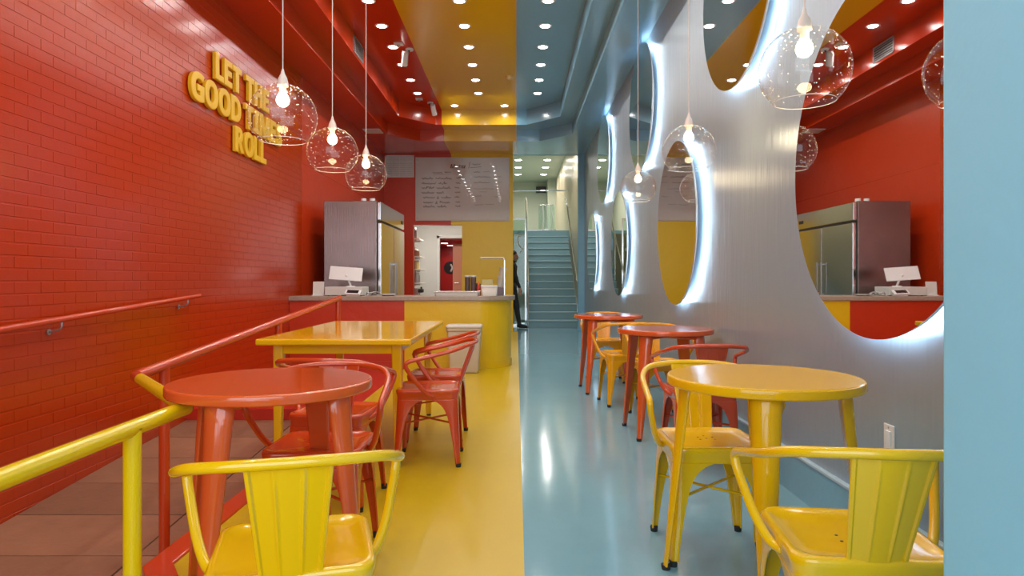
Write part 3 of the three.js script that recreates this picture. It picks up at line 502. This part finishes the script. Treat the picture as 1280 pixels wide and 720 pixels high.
{ const t = thing('sauce_bottle', 'small red sauce bottle with an orange cap beside the napkin box', 'bottle', -0.487, CT, 8.76); part(t, 'body', new THREE.LatheGeometry([[0, 0], [0.024, 0], [0.026, 0.006], [0.026, 0.11], [0.018, 0.135], [0.012, 0.14], [0, 0.14]].map((p) => new THREE.Vector2(...p)), 20), M.hallRed); part(t, 'cap', new THREE.LatheGeometry([[0.014, 0.138], [0.014, 0.155], [0.005, 0.185], [0, 0.185]].map((p) => new THREE.Vector2(...p)), 16), M.amberPack); }
{ const t = thing('square_container', 'white square tub standing in front of the glass display case', 'container', -0.335, CT, 8.47); const q = (w, y) => { const P = [], c = 0.018; for (let k = 0; k < 4; k++) for (let i = 0; i <= 3; i++) { const a = k * Math.PI / 2 + i / 3 * Math.PI / 2; P.push(new THREE.Vector3([1, -1, -1, 1][k] * (w - c) + c * Math.cos(a), y, [1, 1, -1, -1][k] * (w - c) + c * Math.sin(a))); } return P.reverse(); };
  part(t, 'tub', loft([q(0.085, 0), q(0.088, 0.006), q(0.1, 0.118)]), M.white); part(t, 'lid', loft([q(0.103, 0.112), q(0.104, 0.116), q(0.104, 0.128), q(0.1, 0.132)]), M.glossWhite); }
{ const t = thing('glass_display_case', 'small glass display case with a flat top at the end of the counter', 'display case', -0.29, CT, 8.66);
  part(t, 'top_panel', rbox(-0.17, 0.13, 0.478, 0.492, 0.0, 0.3, 0.004), M.offWhite); part(t, 'frame', [rbox(0.13, 0.145, 0, 0.46, 0.0, 0.015, 0.004), rbox(0.13, 0.145, 0, 0.46, 0.285, 0.3, 0.004), bar(V(0.137, 0.45, 0.008), V(0.118, 0.485, 0.008), 0.009), rbox(0.13, 0.145, 0, 0.012, 0, 0.3, 0.003)], M.chrome);
  { const g = box(-0.17, 0.13, -0.478, 0, 0, 0.004); g.rotateX(-0.16); g.translate(0, 0.48, 0.0); part(t, 'pane', g, M.glass); } part(t, 'pane', box(0.135, 0.14, 0.012, 0.45, 0.02, 0.28), M.glass); }
{ const t = thing('cup_pile', 'leaning pile of white paper cups inside the glass display case', 'cups', -0.21, CT, 8.84); for (let k = 0; k < 4; k++) { const c = part(t, 'cup', new THREE.LatheGeometry([[0, 0], [0.03, 0], [0.044, 0.1], [0.046, 0.1], [0.032, -0.002]].map((p) => new THREE.Vector2(...p)), 24), M.offWhite); c.position.set(0.008 * k, 0.1 + k * 0.055, 0); c.rotation.z = -0.05 * k; } part(t, 'holder', rbox(-0.06, 0.06, 0, 0.11, -0.05, 0.05, 0.008), M.purple); }
{ const t = thing('snack_box', 'pale yellow box of snacks standing in the glass display case', 'box', -0.375, CT, 8.8); part(t, 'carton', rbox(-0.07, 0.07, 0, 0.2, -0.05, 0.05, 0.004), M.paleYellow); part(t, 'lid_flap', rbox(-0.07, 0.07, 0.2, 0.206, -0.05, 0.05, 0.002), M.offWhite); }

// ---------------------------------------------------------------- things on the back wall and ceiling
{ // whiteboard menu
  const c = document.createElement('canvas'); c.width = 1024; c.height = 690; const g = c.getContext('2d');
  g.fillStyle = '#dcd8d2'; g.fillRect(0, 0, 1024, 690);
  const ink = 'rgba(58,48,44,0.85)', pale = 'rgba(90,84,76,0.5)';
  const scrawl = (x, y, w, hgt, style, lw = 4) => { g.strokeStyle = style; g.lineWidth = lw; g.beginPath(); g.moveTo(x, y); let px = x, up = 1; while (px < x + w) { px += 7 + 8 * rnd(); up = -up; g.quadraticCurveTo(px - 6, y + up * hgt * (0.4 + 0.6 * rnd()), px, y + up * hgt * 0.2 * rnd() - (rnd() < 0.18 ? hgt * 0.9 : 0)); } g.stroke(); };
  g.fillStyle = ink; g.font = 'italic bold 62px sans-serif'; g.fillText('Menu', 372, 118); g.strokeStyle = ink; g.lineWidth = 4; g.beginPath(); g.moveTo(580, 120); g.lineTo(596, 48); g.moveTo(596, 112); g.lineTo(718, 102); g.stroke(); scrawl(622, 76, 80, 18, ink);
  scrawl(186, 168, 110, 20, ink); scrawl(318, 164, 70, 20, ink); g.strokeStyle = pale; g.lineWidth = 3; g.beginPath(); g.moveTo(190, 192); g.lineTo(410, 182); g.stroke();
  g.font = 'italic 40px sans-serif';
  [[66, 232, [120, 170], 444], [66, 286, [150, 90], 440], [66, 336, [130, 150], 430], [66, 388, [130, 80], 432], [80, 440, [120, 0, 100], 424], [84, 494, [100, 0, 110], 440], [84, 540, [120, 100], 436]].forEach(([x, y, ws, px]) => { let q = x; for (const w of ws) { if (!w) { g.fillStyle = ink; g.fillText('&', q - 4, y + 14); q += 48; } else { scrawl(q, y, w, 17, ink, 4.5); q += w + 32; } } scrawl(px, y - 6, 46, 14, ink, 4.5); });
  [[632, 160, 70, ink], [740, 156, 80, pale], [636, 214, 190, ink], [868, 210, 60, pale], [636, 276, 170, ink], [860, 272, 70, pale], [636, 344, 220, pale], [700, 376, 80, pale], [636, 424, 80, pale], [860, 430, 60, pale], [640, 520, 90, pale], [760, 512, 90, pale]].forEach(([x, y, w, s]) => scrawl(x, y, w, 12, s, 3.5));
  const tex = new THREE.CanvasTexture(c); tex.colorSpace = THREE.SRGBColorSpace; tex.magFilter = THREE.LinearFilter;
  const t = thing('menu_whiteboard', 'large whiteboard with a handwritten menu on the back wall', 'whiteboard', -1.14, 2.335, ZB);
  part(t, 'board', rbox(-0.99, 0.99, 0, 1.335, -0.03, 0, 0.004), M.glossWhite);
  part(t, 'writing_surface', new THREE.PlaneGeometry(1.976, 1.33).translate(0, 0.6675, 0.0315), mat(C(0.78, 0.78, 0.78), 0.008, { map: tex }), 'handwritten menu headed Menu');
  for (const x of [-0.95, 0, 0.95]) for (const y of [0.05, 1.285]) { const s = new THREE.CylinderGeometry(0.016, 0.016, 0.006, 16); s.rotateX(Math.PI / 2); s.translate(x, y, 0.034); part(t, 'standoff_screw', s, M.greySteel); }
}
{ const t = thing('air_grille', 'white air return grille above the refrigerator beside the whiteboard', 'vent', -2.47, 3.25, ZB); part(t, 'frame', [box(-0.31, 0.31, 0, 0.03, -0.02, 0), box(-0.31, 0.31, 0.44, 0.47, -0.02, 0), box(-0.31, -0.28, 0, 0.47, -0.02, 0), box(0.28, 0.31, 0, 0.47, -0.02, 0)], M.offWhite); for (const x of [-0.14, 0, 0.14]) part(t, 'mullion', box(x - 0.007, x + 0.007, 0.03, 0.44, -0.018, -0.002), M.offWhite); part(t, 'backing', box(-0.29, 0.29, 0.02, 0.45, -0.003, -0.0005), M.greySteel); for (let k = 0; k < 14; k++) { const s = part(t, 'louvre', box(-0.28, 0.28, -0.01, 0.01, -0.0015, 0.0015), M.offWhite); s.position.set(0, 0.05 + k * 0.029, 0.009); s.rotation.x = 0.7; } }
{ const t = thing('soffit_vent', 'narrow dark air vent in the red soffit step', 'vent', -2.06, 3.985, 8.62); part(t, 'frame', [box(0, 0.01, 0, 0.02, 0, 0.5), box(0, 0.01, 0.19, 0.21, 0, 0.5), box(0, 0.01, 0, 0.21, 0, 0.02), box(0, 0.01, 0, 0.21, 0.48, 0.5)], M.greySteel); part(t, 'grille', box(0, 0.003, 0.02, 0.19, 0.02, 0.48), M.dark); for (let k = 0; k < 5; k++) part(t, 'slat', box(0.002, 0.008, 0.035 + k * 0.033, 0.043 + k * 0.033, 0.02, 0.48), M.greySteel); }
{ const t = thing('access_plate', 'small pale plate under the red soffit near the air grille', 'plate', -2.55, H1, 12.1); part(t, 'plate', rbox(-0.15, 0.15, -0.012, 0, -0.17, 0.17, 0.004), M.offWhite); for (const x of [-0.12, 0.12]) part(t, 'screw', cyl(0.008, 0.008, 0.003, x, -0.015, 0, 10), M.greySteel); }
function camera2(label, x, z, s) { const t = thing('security_camera', label, 'security camera', x, HC, z, 0, 'security cameras'); part(t, 'mount', cyl(0.05, 0.055, 0.02, 0, -0.02, 0), M.offWhite); part(t, 'arm', tube([V(0, -0.015, 0), V(-0.02, -0.06, -0.02), V(s * 0.05, -0.085, -0.03)], 0.012, 10, 8), M.dark); const b = new THREE.LatheGeometry([[0, 0.1], [0.032, 0.098], [0.04, 0.08], [0.04, -0.08], [0.034, -0.09], [0, -0.085]].map((p) => new THREE.Vector2(...p)), 20); const o = part(t, 'body', b, M.offWhite); o.position.set(s * 0.06, -0.15, 0.03); o.rotation.set(0.5, 0, s * 0.15); part(o, 'lens', cyl(0.03, 0.03, 0.006, 0, -0.093, 0), M.black); part(o, 'sunshield', rbox(-0.043, 0.043, -0.09, 0.105, 0.025, 0.045, 0.008), M.greySteel); }
camera2('pale bullet security camera on the red ceiling strip among the downlights', -1.45, 9.22, -1); camera2('pale bullet security camera on the red ceiling strip near the end soffit', -1.52, 12.0, 1);
{ const t = thing('smoke_detector', 'small round smoke detector on the yellow ceiling strip near the blue', 'smoke detector', -0.105, HC, 10.5); part(t, 'base', cyl(0.06, 0.06, 0.015, 0, -0.015, 0), M.paleYellow); part(t, 'cap', cyl(0.03, 0.052, 0.025, 0, -0.04, 0), M.paleYellow); }
for (const [x, z, l] of [[-1.56, 9.0, 'small flat device on the red ceiling strip beside the downlights'], [-1.68, 11.75, 'small flat device on the red ceiling strip near the end security camera']]) { const t = thing('motion_sensor', l, 'sensor', x, HC, z, 0, 'sensors on the red ceiling'); part(t, 'base', rbox(-0.06, 0.06, -0.02, 0, -0.05, 0.05, 0.006), M.offWhite); part(t, 'dome', new THREE.SphereGeometry(0.028, 16, 8, 0, 6.283, Math.PI / 2, Math.PI / 2).translate(0, -0.018, 0), M.greySteel); }
{ const t = thing('light_switch', 'white rocker light switch plate on the silvery wall', 'switch', XR, 0.425, 2.62); part(t, 'plate', rbox(-0.006, 0, 0, 0.115, -0.036, 0.036, 0.003), M.white); part(t, 'rocker', rbox(-0.011, -0.005, 0.024, 0.091, -0.017, 0.017, 0.002), M.glossWhite); for (const y of [0.012, 0.103]) { const s = new THREE.CylinderGeometry(0.0035, 0.0035, 0.002, 10); s.rotateZ(Math.PI / 2); s.translate(-0.0065, y, 0); part(t, 'screw', s, M.greySteel); } }

// ---------------------------------------------------------------- stairs and stair hall
{ const t = thing('staircase', 'straight flight of blue painted stairs rising behind the room', 'stairs', 0.845, 0, 15.3);
  for (let k = 0; k < 13; k++) { const s = part(t, 'step', box(-0.565, 0.565, Math.max(0, 0.175 * k - 0.2), 0.175 * (k + 1) - 0.028, 0.27 * k, 0.27 * k + 0.29), M.stairBlue); part(s, 'nosing', rbox(-0.565, 0.565, 0.175 * (k + 1) - 0.028, 0.175 * (k + 1), 0.27 * k - 0.022, 0.27 * k + 0.285, 0.008, 1), M.stairNose); }
  part(t, 'top_riser', box(-0.565, 0.565, 2.05, 2.43, 3.49, 3.52), M.stairBlue);
  part(t, 'stringer', slab([[-0.6, 0], [-0.567, 0], [-0.567, 3.5], [-0.6, 3.5]], 0, 0.02), M.stairBlue); }
for (const [x, l, m] of [[0.262, 'polished stair handrail on the glass partition side', 1], [1.37, 'polished stair handrail on the cream wall side', 0]]) {
  const t = thing('stair_handrail', l, 'handrail', x, 0, 15.3, 0, 'stair handrails'); const y = (z) => 0.175 + 0.648 * z + 0.88;
  part(t, 'pipe', tube([V(0, y(0), 0.0), V(0, y(1.7), 1.7), V(0, y(3.5), 3.5), V(0, y(3.5) + 0.01, 3.75)], 0.022, 24, 12), M.chrome);
  for (const z of m ? [0.02, 1.7, 3.4] : [0.4, 1.8, 3.2]) part(t, m ? 'post' : 'bracket', m ? bar(V(0, Math.max(0, 0.175 + 0.648 * z - 0.2), z), V(0, y(z), z), 0.02) : tube([V(0.09, y(z) - 0.08, z), V(0.03, y(z) - 0.07, z), V(0, y(z) - 0.01, z)], 0.009, 8, 8), M.chrome);
}
{ const t = thing('glass_partition', 'greenish glass partition beside the foot of the stairs', 'partition', -0.35, 0, 16.1); part(t, 'pane', box(-0.55, 0.55, 0.04, 2.5, -0.006, 0.006), M.greenGlass); part(t, 'frame', [box(0.55, 0.585, 0, 2.54, -0.02, 0.02), box(-0.585, -0.55, 0, 2.54, -0.02, 0.02), box(-0.55, 0.55, 2.5, 2.54, -0.02, 0.02), box(-0.55, 0.55, 0, 0.04, -0.02, 0.02)], M.chrome);
  part(t, 'decal', tube([V(0.47, 2.13, -0.012), V(0.40, 2.10, -0.012), V(0.39, 2.0, -0.012), V(0.43, 1.88, -0.012), V(0.49, 1.8, -0.012), V(0.44, 1.74, -0.012)], 0.018, 30, 6).scale(1, 1, 1), M.glossWhite, 'curved white decal on the glass'); }
{ const t = thing('landing_balustrade', 'short polished balustrade on the upper landing', 'balustrade', 0.87, 2.45, 18.95); for (const x of [-0.13, -0.02, 0.1]) part(t, 'baluster', tube([V(x, 0, 0), V(x + 0.015, 0.35, 0), V(x - 0.005, 0.72, 0)], 0.022, 12, 10), M.glossWhite); part(t, 'top_rail', bar(V(-0.2, 0.72, 0), V(0.17, 0.72, 0), 0.012), M.chrome); part(t, 'glass_panel', box(-0.25, 0.2, 0.05, 0.7, 0.03, 0.036), M.greenGlass); }
{ const t = thing('ceiling_pole', 'thin polished pole spanning the stair hall', 'pole', 0.25, 3.56, 18.9); part(t, 'tube', bar(V(-1.2, 0, 0), V(1.2, 0, 0), 0.018), M.chrome); for (const x of [-1.19, 1.19]) { const f = new THREE.CylinderGeometry(0.035, 0.035, 0.012, 16); f.rotateZ(Math.PI / 2); f.translate(x, 0, 0); part(t, 'flange', f, M.chrome); } }
{ const t = thing('wall_speaker', 'black box speaker high on the pale green end wall', 'speaker', 0.94, 4.4, 26); part(t, 'case', rbox(-0.19, 0.19, 0, 0.22, -0.16, 0, 0.01), M.black); part(t, 'grille', rbox(-0.17, 0.17, 0.02, 0.2, -0.166, -0.16, 0.003), M.dark); }
{ // back room shelving
  const t = thing('storage_shelf', 'white wall shelves in the back room seen through the doorway', 'shelf', -2.45, 0, 15.6);
  for (const [i, h] of [2.02, 1.62, 1.33, 1.02].entries()) { const b = part(t, 'shelf_board', rbox(-0.3, 0.27 + 0.02 * i, h - 0.025, h, -0.35, 0.35, 0.004), M.white); for (const z of [-0.3, 0.3]) part(b, 'bracket', box(-0.3, 0.2, h - 0.06, h - 0.025, z - 0.01, z + 0.01), M.greySteel); }
  const items = [[0.14, 2.02, -0.22, 'dark jar on the top back room shelf', M.cup, 0.06, 0.24], [0.02, 2.02, 0.02, 'brown jar on the top back room shelf', M.brown, 0.06, 0.2], [0.18, 1.62, -0.2, 'brown round tin on the second back room shelf', M.brown, 0.075, 0.15], [0.1, 1.62, 0.05, 'pale canister on the second back room shelf', M.offWhite, 0.06, 0.22], [0.2, 1.33, -0.15, 'pale jar on the third back room shelf', M.paleYellow, 0.055, 0.2], [0.1, 1.33, 0.1, 'dark canister on the third back room shelf', M.dark, 0.06, 0.22], [0.2, 1.02, -0.2, 'steel canister on the lowest back room shelf', M.greySteel, 0.07, 0.22], [0.12, 1.02, 0.06, 'dark bottle on the lowest back room shelf', M.dark, 0.05, 0.26]];
  for (const [x, h, z, l, m, r, H] of items) { const j = thing('storage_jar', l, 'jar', -2.45 + x, h, 15.6 + z, 0, 'jars on the back room shelves'); part(j, 'body', new THREE.LatheGeometry([[0, 0], [r * 0.94, 0], [r, 0.01], [r, H * 0.75], [r * 0.75, H * 0.86], [0, H * 0.86]].map((p) => new THREE.Vector2(...p)), 24), m); part(j, 'lid', new THREE.LatheGeometry([[r * 0.8, H * 0.84], [r * 0.82, H * 0.87], [r * 0.82, H], [0, H]].map((p) => new THREE.Vector2(...p)), 24), M.greySteel); }
}
{ const t = thing('espresso_machine', 'grey kitchen machine on a stand below the back room shelves', 'machine', -2.3, 0, 15.35); part(t, 'stand', [box(-0.3, 0.22, 0.68, 0.72, -0.2, 0.25), box(-0.3, -0.26, 0, 0.68, -0.2, -0.16), box(0.18, 0.22, 0, 0.68, -0.2, -0.16), box(-0.3, -0.26, 0, 0.68, 0.21, 0.25), box(0.18, 0.22, 0, 0.68, 0.21, 0.25)], M.greySteel); part(t, 'body', rbox(-0.22, 0.1, 0.72, 0.9, -0.15, 0.2, 0.02), M.greySteel); part(t, 'head', rbox(-0.02, 0.2, 0.8, 0.88, -0.12, 0.1, 0.02), M.dark); part(t, 'knob', cyl(0.02, 0.02, 0.05, 0.16, 0.88, -0.05), M.black); }
{ const t = thing('wall_emblem', 'round black emblem on the red wall of the passage', 'emblem', -2.04, 1.45, 21); const d = new THREE.CylinderGeometry(0.2, 0.2, 0.012, 32); d.rotateX(Math.PI / 2); d.translate(0, 0, 0.006); part(t, 'disc', d, M.black); part(t, 'motif', tube([V(0.02, -0.1, -0.014), V(0.06, 0, -0.014), V(0.02, 0.09, -0.014)], 0.03, 12, 6), M.white, 'white motif'); }

// ---------------------------------------------------------------- person beside the stairs
{
  // bones: joints in metres, y up, facing +x (walking towards the stairs); each bone [a, ra, b, rb, colour]
  const SK = C(0.42, 0.24, 0.16), JK = C(0.016, 0.016, 0.018), TR = C(0.022, 0.023, 0.028), SH = C(0.012, 0.012, 0.012);
  const P = (x, y, z) => new THREE.Vector3(x, y, z);
  const bones = [[P(0, 0.93, 0), 0.13, P(0, 1.12, 0), 0.115, JK], [P(0, 1.12, 0), 0.115, P(0.01, 1.36, 0), 0.125, JK], [P(0.01, 1.40, -0.15), 0.062, P(0.01, 1.40, 0.15), 0.062, JK], [P(0.01, 1.40, 0), 0.085, P(0.025, 1.50, 0), 0.055, JK], [P(0.025, 1.46, 0), 0.05, P(0.035, 1.54, 0), 0.048, SK],
    [P(0.01, 1.40, 0.19), 0.058, P(0.06, 1.13, 0.25), 0.046, JK], [P(0.06, 1.13, 0.25), 0.046, P(0.15, 0.92, 0.235), 0.033, JK], [P(0.01, 1.40, -0.19), 0.058, P(-0.05, 1.13, -0.25), 0.046, JK], [P(-0.05, 1.13, -0.25), 0.046, P(0.0, 0.90, -0.24), 0.033, JK],
    [P(0, 0.92, 0.09), 0.105, P(0.10, 0.50, 0.09), 0.066, TR], [P(0.10, 0.50, 0.09), 0.064, P(0.17, 0.10, 0.09), 0.043, TR], [P(0, 0.92, -0.09), 0.105, P(-0.03, 0.50, -0.09), 0.066, TR], [P(-0.03, 0.50, -0.09), 0.064, P(-0.14, 0.10, -0.09), 0.043, TR],
    [P(0.16, 0.055, 0.09), 0.045, P(0.33, 0.035, 0.10), 0.034, SH], [P(-0.15, 0.06, -0.09), 0.045, P(0.02, 0.035, -0.10), 0.034, SH]];
  const head = [[P(0.04, 1.645, 0), 0.095, P(0.05, 1.60, 0), 0.085, SK], [P(0.055, 1.59, 0), 0.07, P(0.085, 1.565, 0), 0.05, SK], [P(0.03, 1.50, 0), 0.05, P(0.035, 1.58, 0), 0.05, SK], [P(0.14, 1.625, 0), 0.012, P(0.158, 1.60, 0), 0.014, SK], [P(0.05, 1.635, 0.088), 0.012, P(0.045, 1.605, 0.09), 0.010, SK], [P(0.05, 1.635, -0.088), 0.012, P(0.045, 1.605, -0.09), 0.010, SK], [P(0.115, 1.575, 0.012), 0.012, P(0.115, 1.575, -0.012), 0.012, C(0.4, 0.15, 0.12)]];
  const hand = (x, y, z, s) => { const o = [[P(x, y, z), 0.03, P(x + 0.012, y - 0.07, z), 0.032, SK], [P(x + 0.03, y - 0.03, z), 0.011, P(x + 0.05, y - 0.075, z - s * 0.008), 0.009, SK]]; for (let i = 0; i < 4; i++) { const q = x + 0.036 - 0.017 * i, L = [0.04, 0.047, 0.044, 0.034][i]; o.push([P(q, y - 0.085, z), 0.009, P(q + 0.004, y - 0.085 - L, z - s * 0.006), 0.0085, SK], [P(q + 0.004, y - 0.085 - L, z - s * 0.006), 0.0085, P(q - 0.004, y - 0.085 - L - 0.028, z - s * 0.02), 0.0075, SK]); } return o; };
  function field(bs, lo, hi, res, k) {
    const mc = new MarchingCubes(res, new THREE.MeshBasicMaterial(), false, false, 60000); mc.isolation = 0;
    const c = lo.clone().add(hi).multiplyScalar(0.5), half = Math.max(hi.x - lo.x, hi.y - lo.y, hi.z - lo.z) / 2, hs = res / 2;
    const ba = bs.map(([a, , b]) => b.clone().sub(a)), bl = ba.map((v) => v.lengthSq());
    const dist = (x, y, z, i) => { const [a, ra, , rb] = bs[i], v = ba[i]; let t = ((x - a.x) * v.x + (y - a.y) * v.y + (z - a.z) * v.z) / bl[i]; t = Math.min(1, Math.max(0, t)); return Math.hypot(x - a.x - v.x * t, y - a.y - v.y * t, z - a.z - v.z * t) - (ra + (rb - ra) * t); };
    for (let zi = 0; zi < res; zi++) for (let yi = 0; yi < res; yi++) for (let xi = 0; xi < res; xi++) {
      const x = c.x + (xi - hs) / hs * half, y = c.y + (yi - hs) / hs * half, z = c.z + (zi - hs) / hs * half; let d = 9;
      if (x < lo.x || x > hi.x || z < lo.z || z > hi.z) d = 0.5; else for (let i = 0; i < bs.length; i++) { const e = dist(x, y, z, i), h = Math.max(k - Math.abs(d - e), 0) / k; d = Math.min(d, e) - h * h * k / 4; }
      mc.field[zi * res * res + yi * res + xi] = -d;
    }
    mc.update(); const n = mc.count, pos = new Float32Array(n * 3), nor = new Float32Array(n * 3), col = new Float32Array(n * 3);
    for (let i = 0; i < n; i++) { const x = c.x + mc.positionArray[3 * i] * half, y = c.y + mc.positionArray[3 * i + 1] * half, z = c.z + mc.positionArray[3 * i + 2] * half; pos.set([x, y, z], 3 * i); nor.set([mc.normalArray[3 * i], mc.normalArray[3 * i + 1], mc.normalArray[3 * i + 2]], 3 * i); let best = 9, bc = SK; for (let q = 0; q < bs.length; q++) { const e = dist(x, y, z, q); if (e < best) { best = e; bc = bs[q][4]; } } col.set([bc.r, bc.g, bc.b], 3 * i); }
    const g = new THREE.BufferGeometry(); g.setAttribute('position', new THREE.BufferAttribute(pos, 3)); g.setAttribute('color', new THREE.BufferAttribute(col, 3)); g.computeVertexNormals(); return g;
  }
  const body = mergeGeometries([field(bones, P(-0.3, -0.02, -0.36), P(0.42, 1.62, 0.36), 100, 0.04), field(head, P(-0.08, 1.45, -0.12), P(0.18, 1.77, 0.12), 64, 0.02), field(hand(0.155, 0.90, 0.235, 1), P(0.09, 0.74, 0.18), P(0.24, 0.94, 0.28), 44, 0.006), field(hand(0.005, 0.885, -0.24, -1), P(-0.06, 0.72, -0.29), P(0.09, 0.93, -0.18), 44, 0.006)]);
  const t = thing('person', 'person in black jacket and dark trousers stepping out beside the stairs', 'person', -0.115, 0, 15.25, 0.15);
  const bm = part(t, 'body', body, mat(C(1, 1, 1), 0.7, { vertexColors: true }));
  const hair = new THREE.SphereGeometry(0.108, 24, 16, 0, Math.PI * 2, 0, 1.75); hair.rotateZ(0.5); hair.translate(0.025, 1.652, 0); part(t, 'hair', hair, mat(C(0.03, 0.016, 0.01), 0.6));
  const eyes = [-1, 1].map((s) => new THREE.SphereGeometry(0.011, 12, 8).translate(0.128, 1.628, s * 0.033)); part(t, 'eyes', merge(eyes), M.black);
}

scene.traverse((o) => { if (o.isMesh) { o.castShadow = true; o.receiveShadow = true; } });
renderer.render(scene, camera);
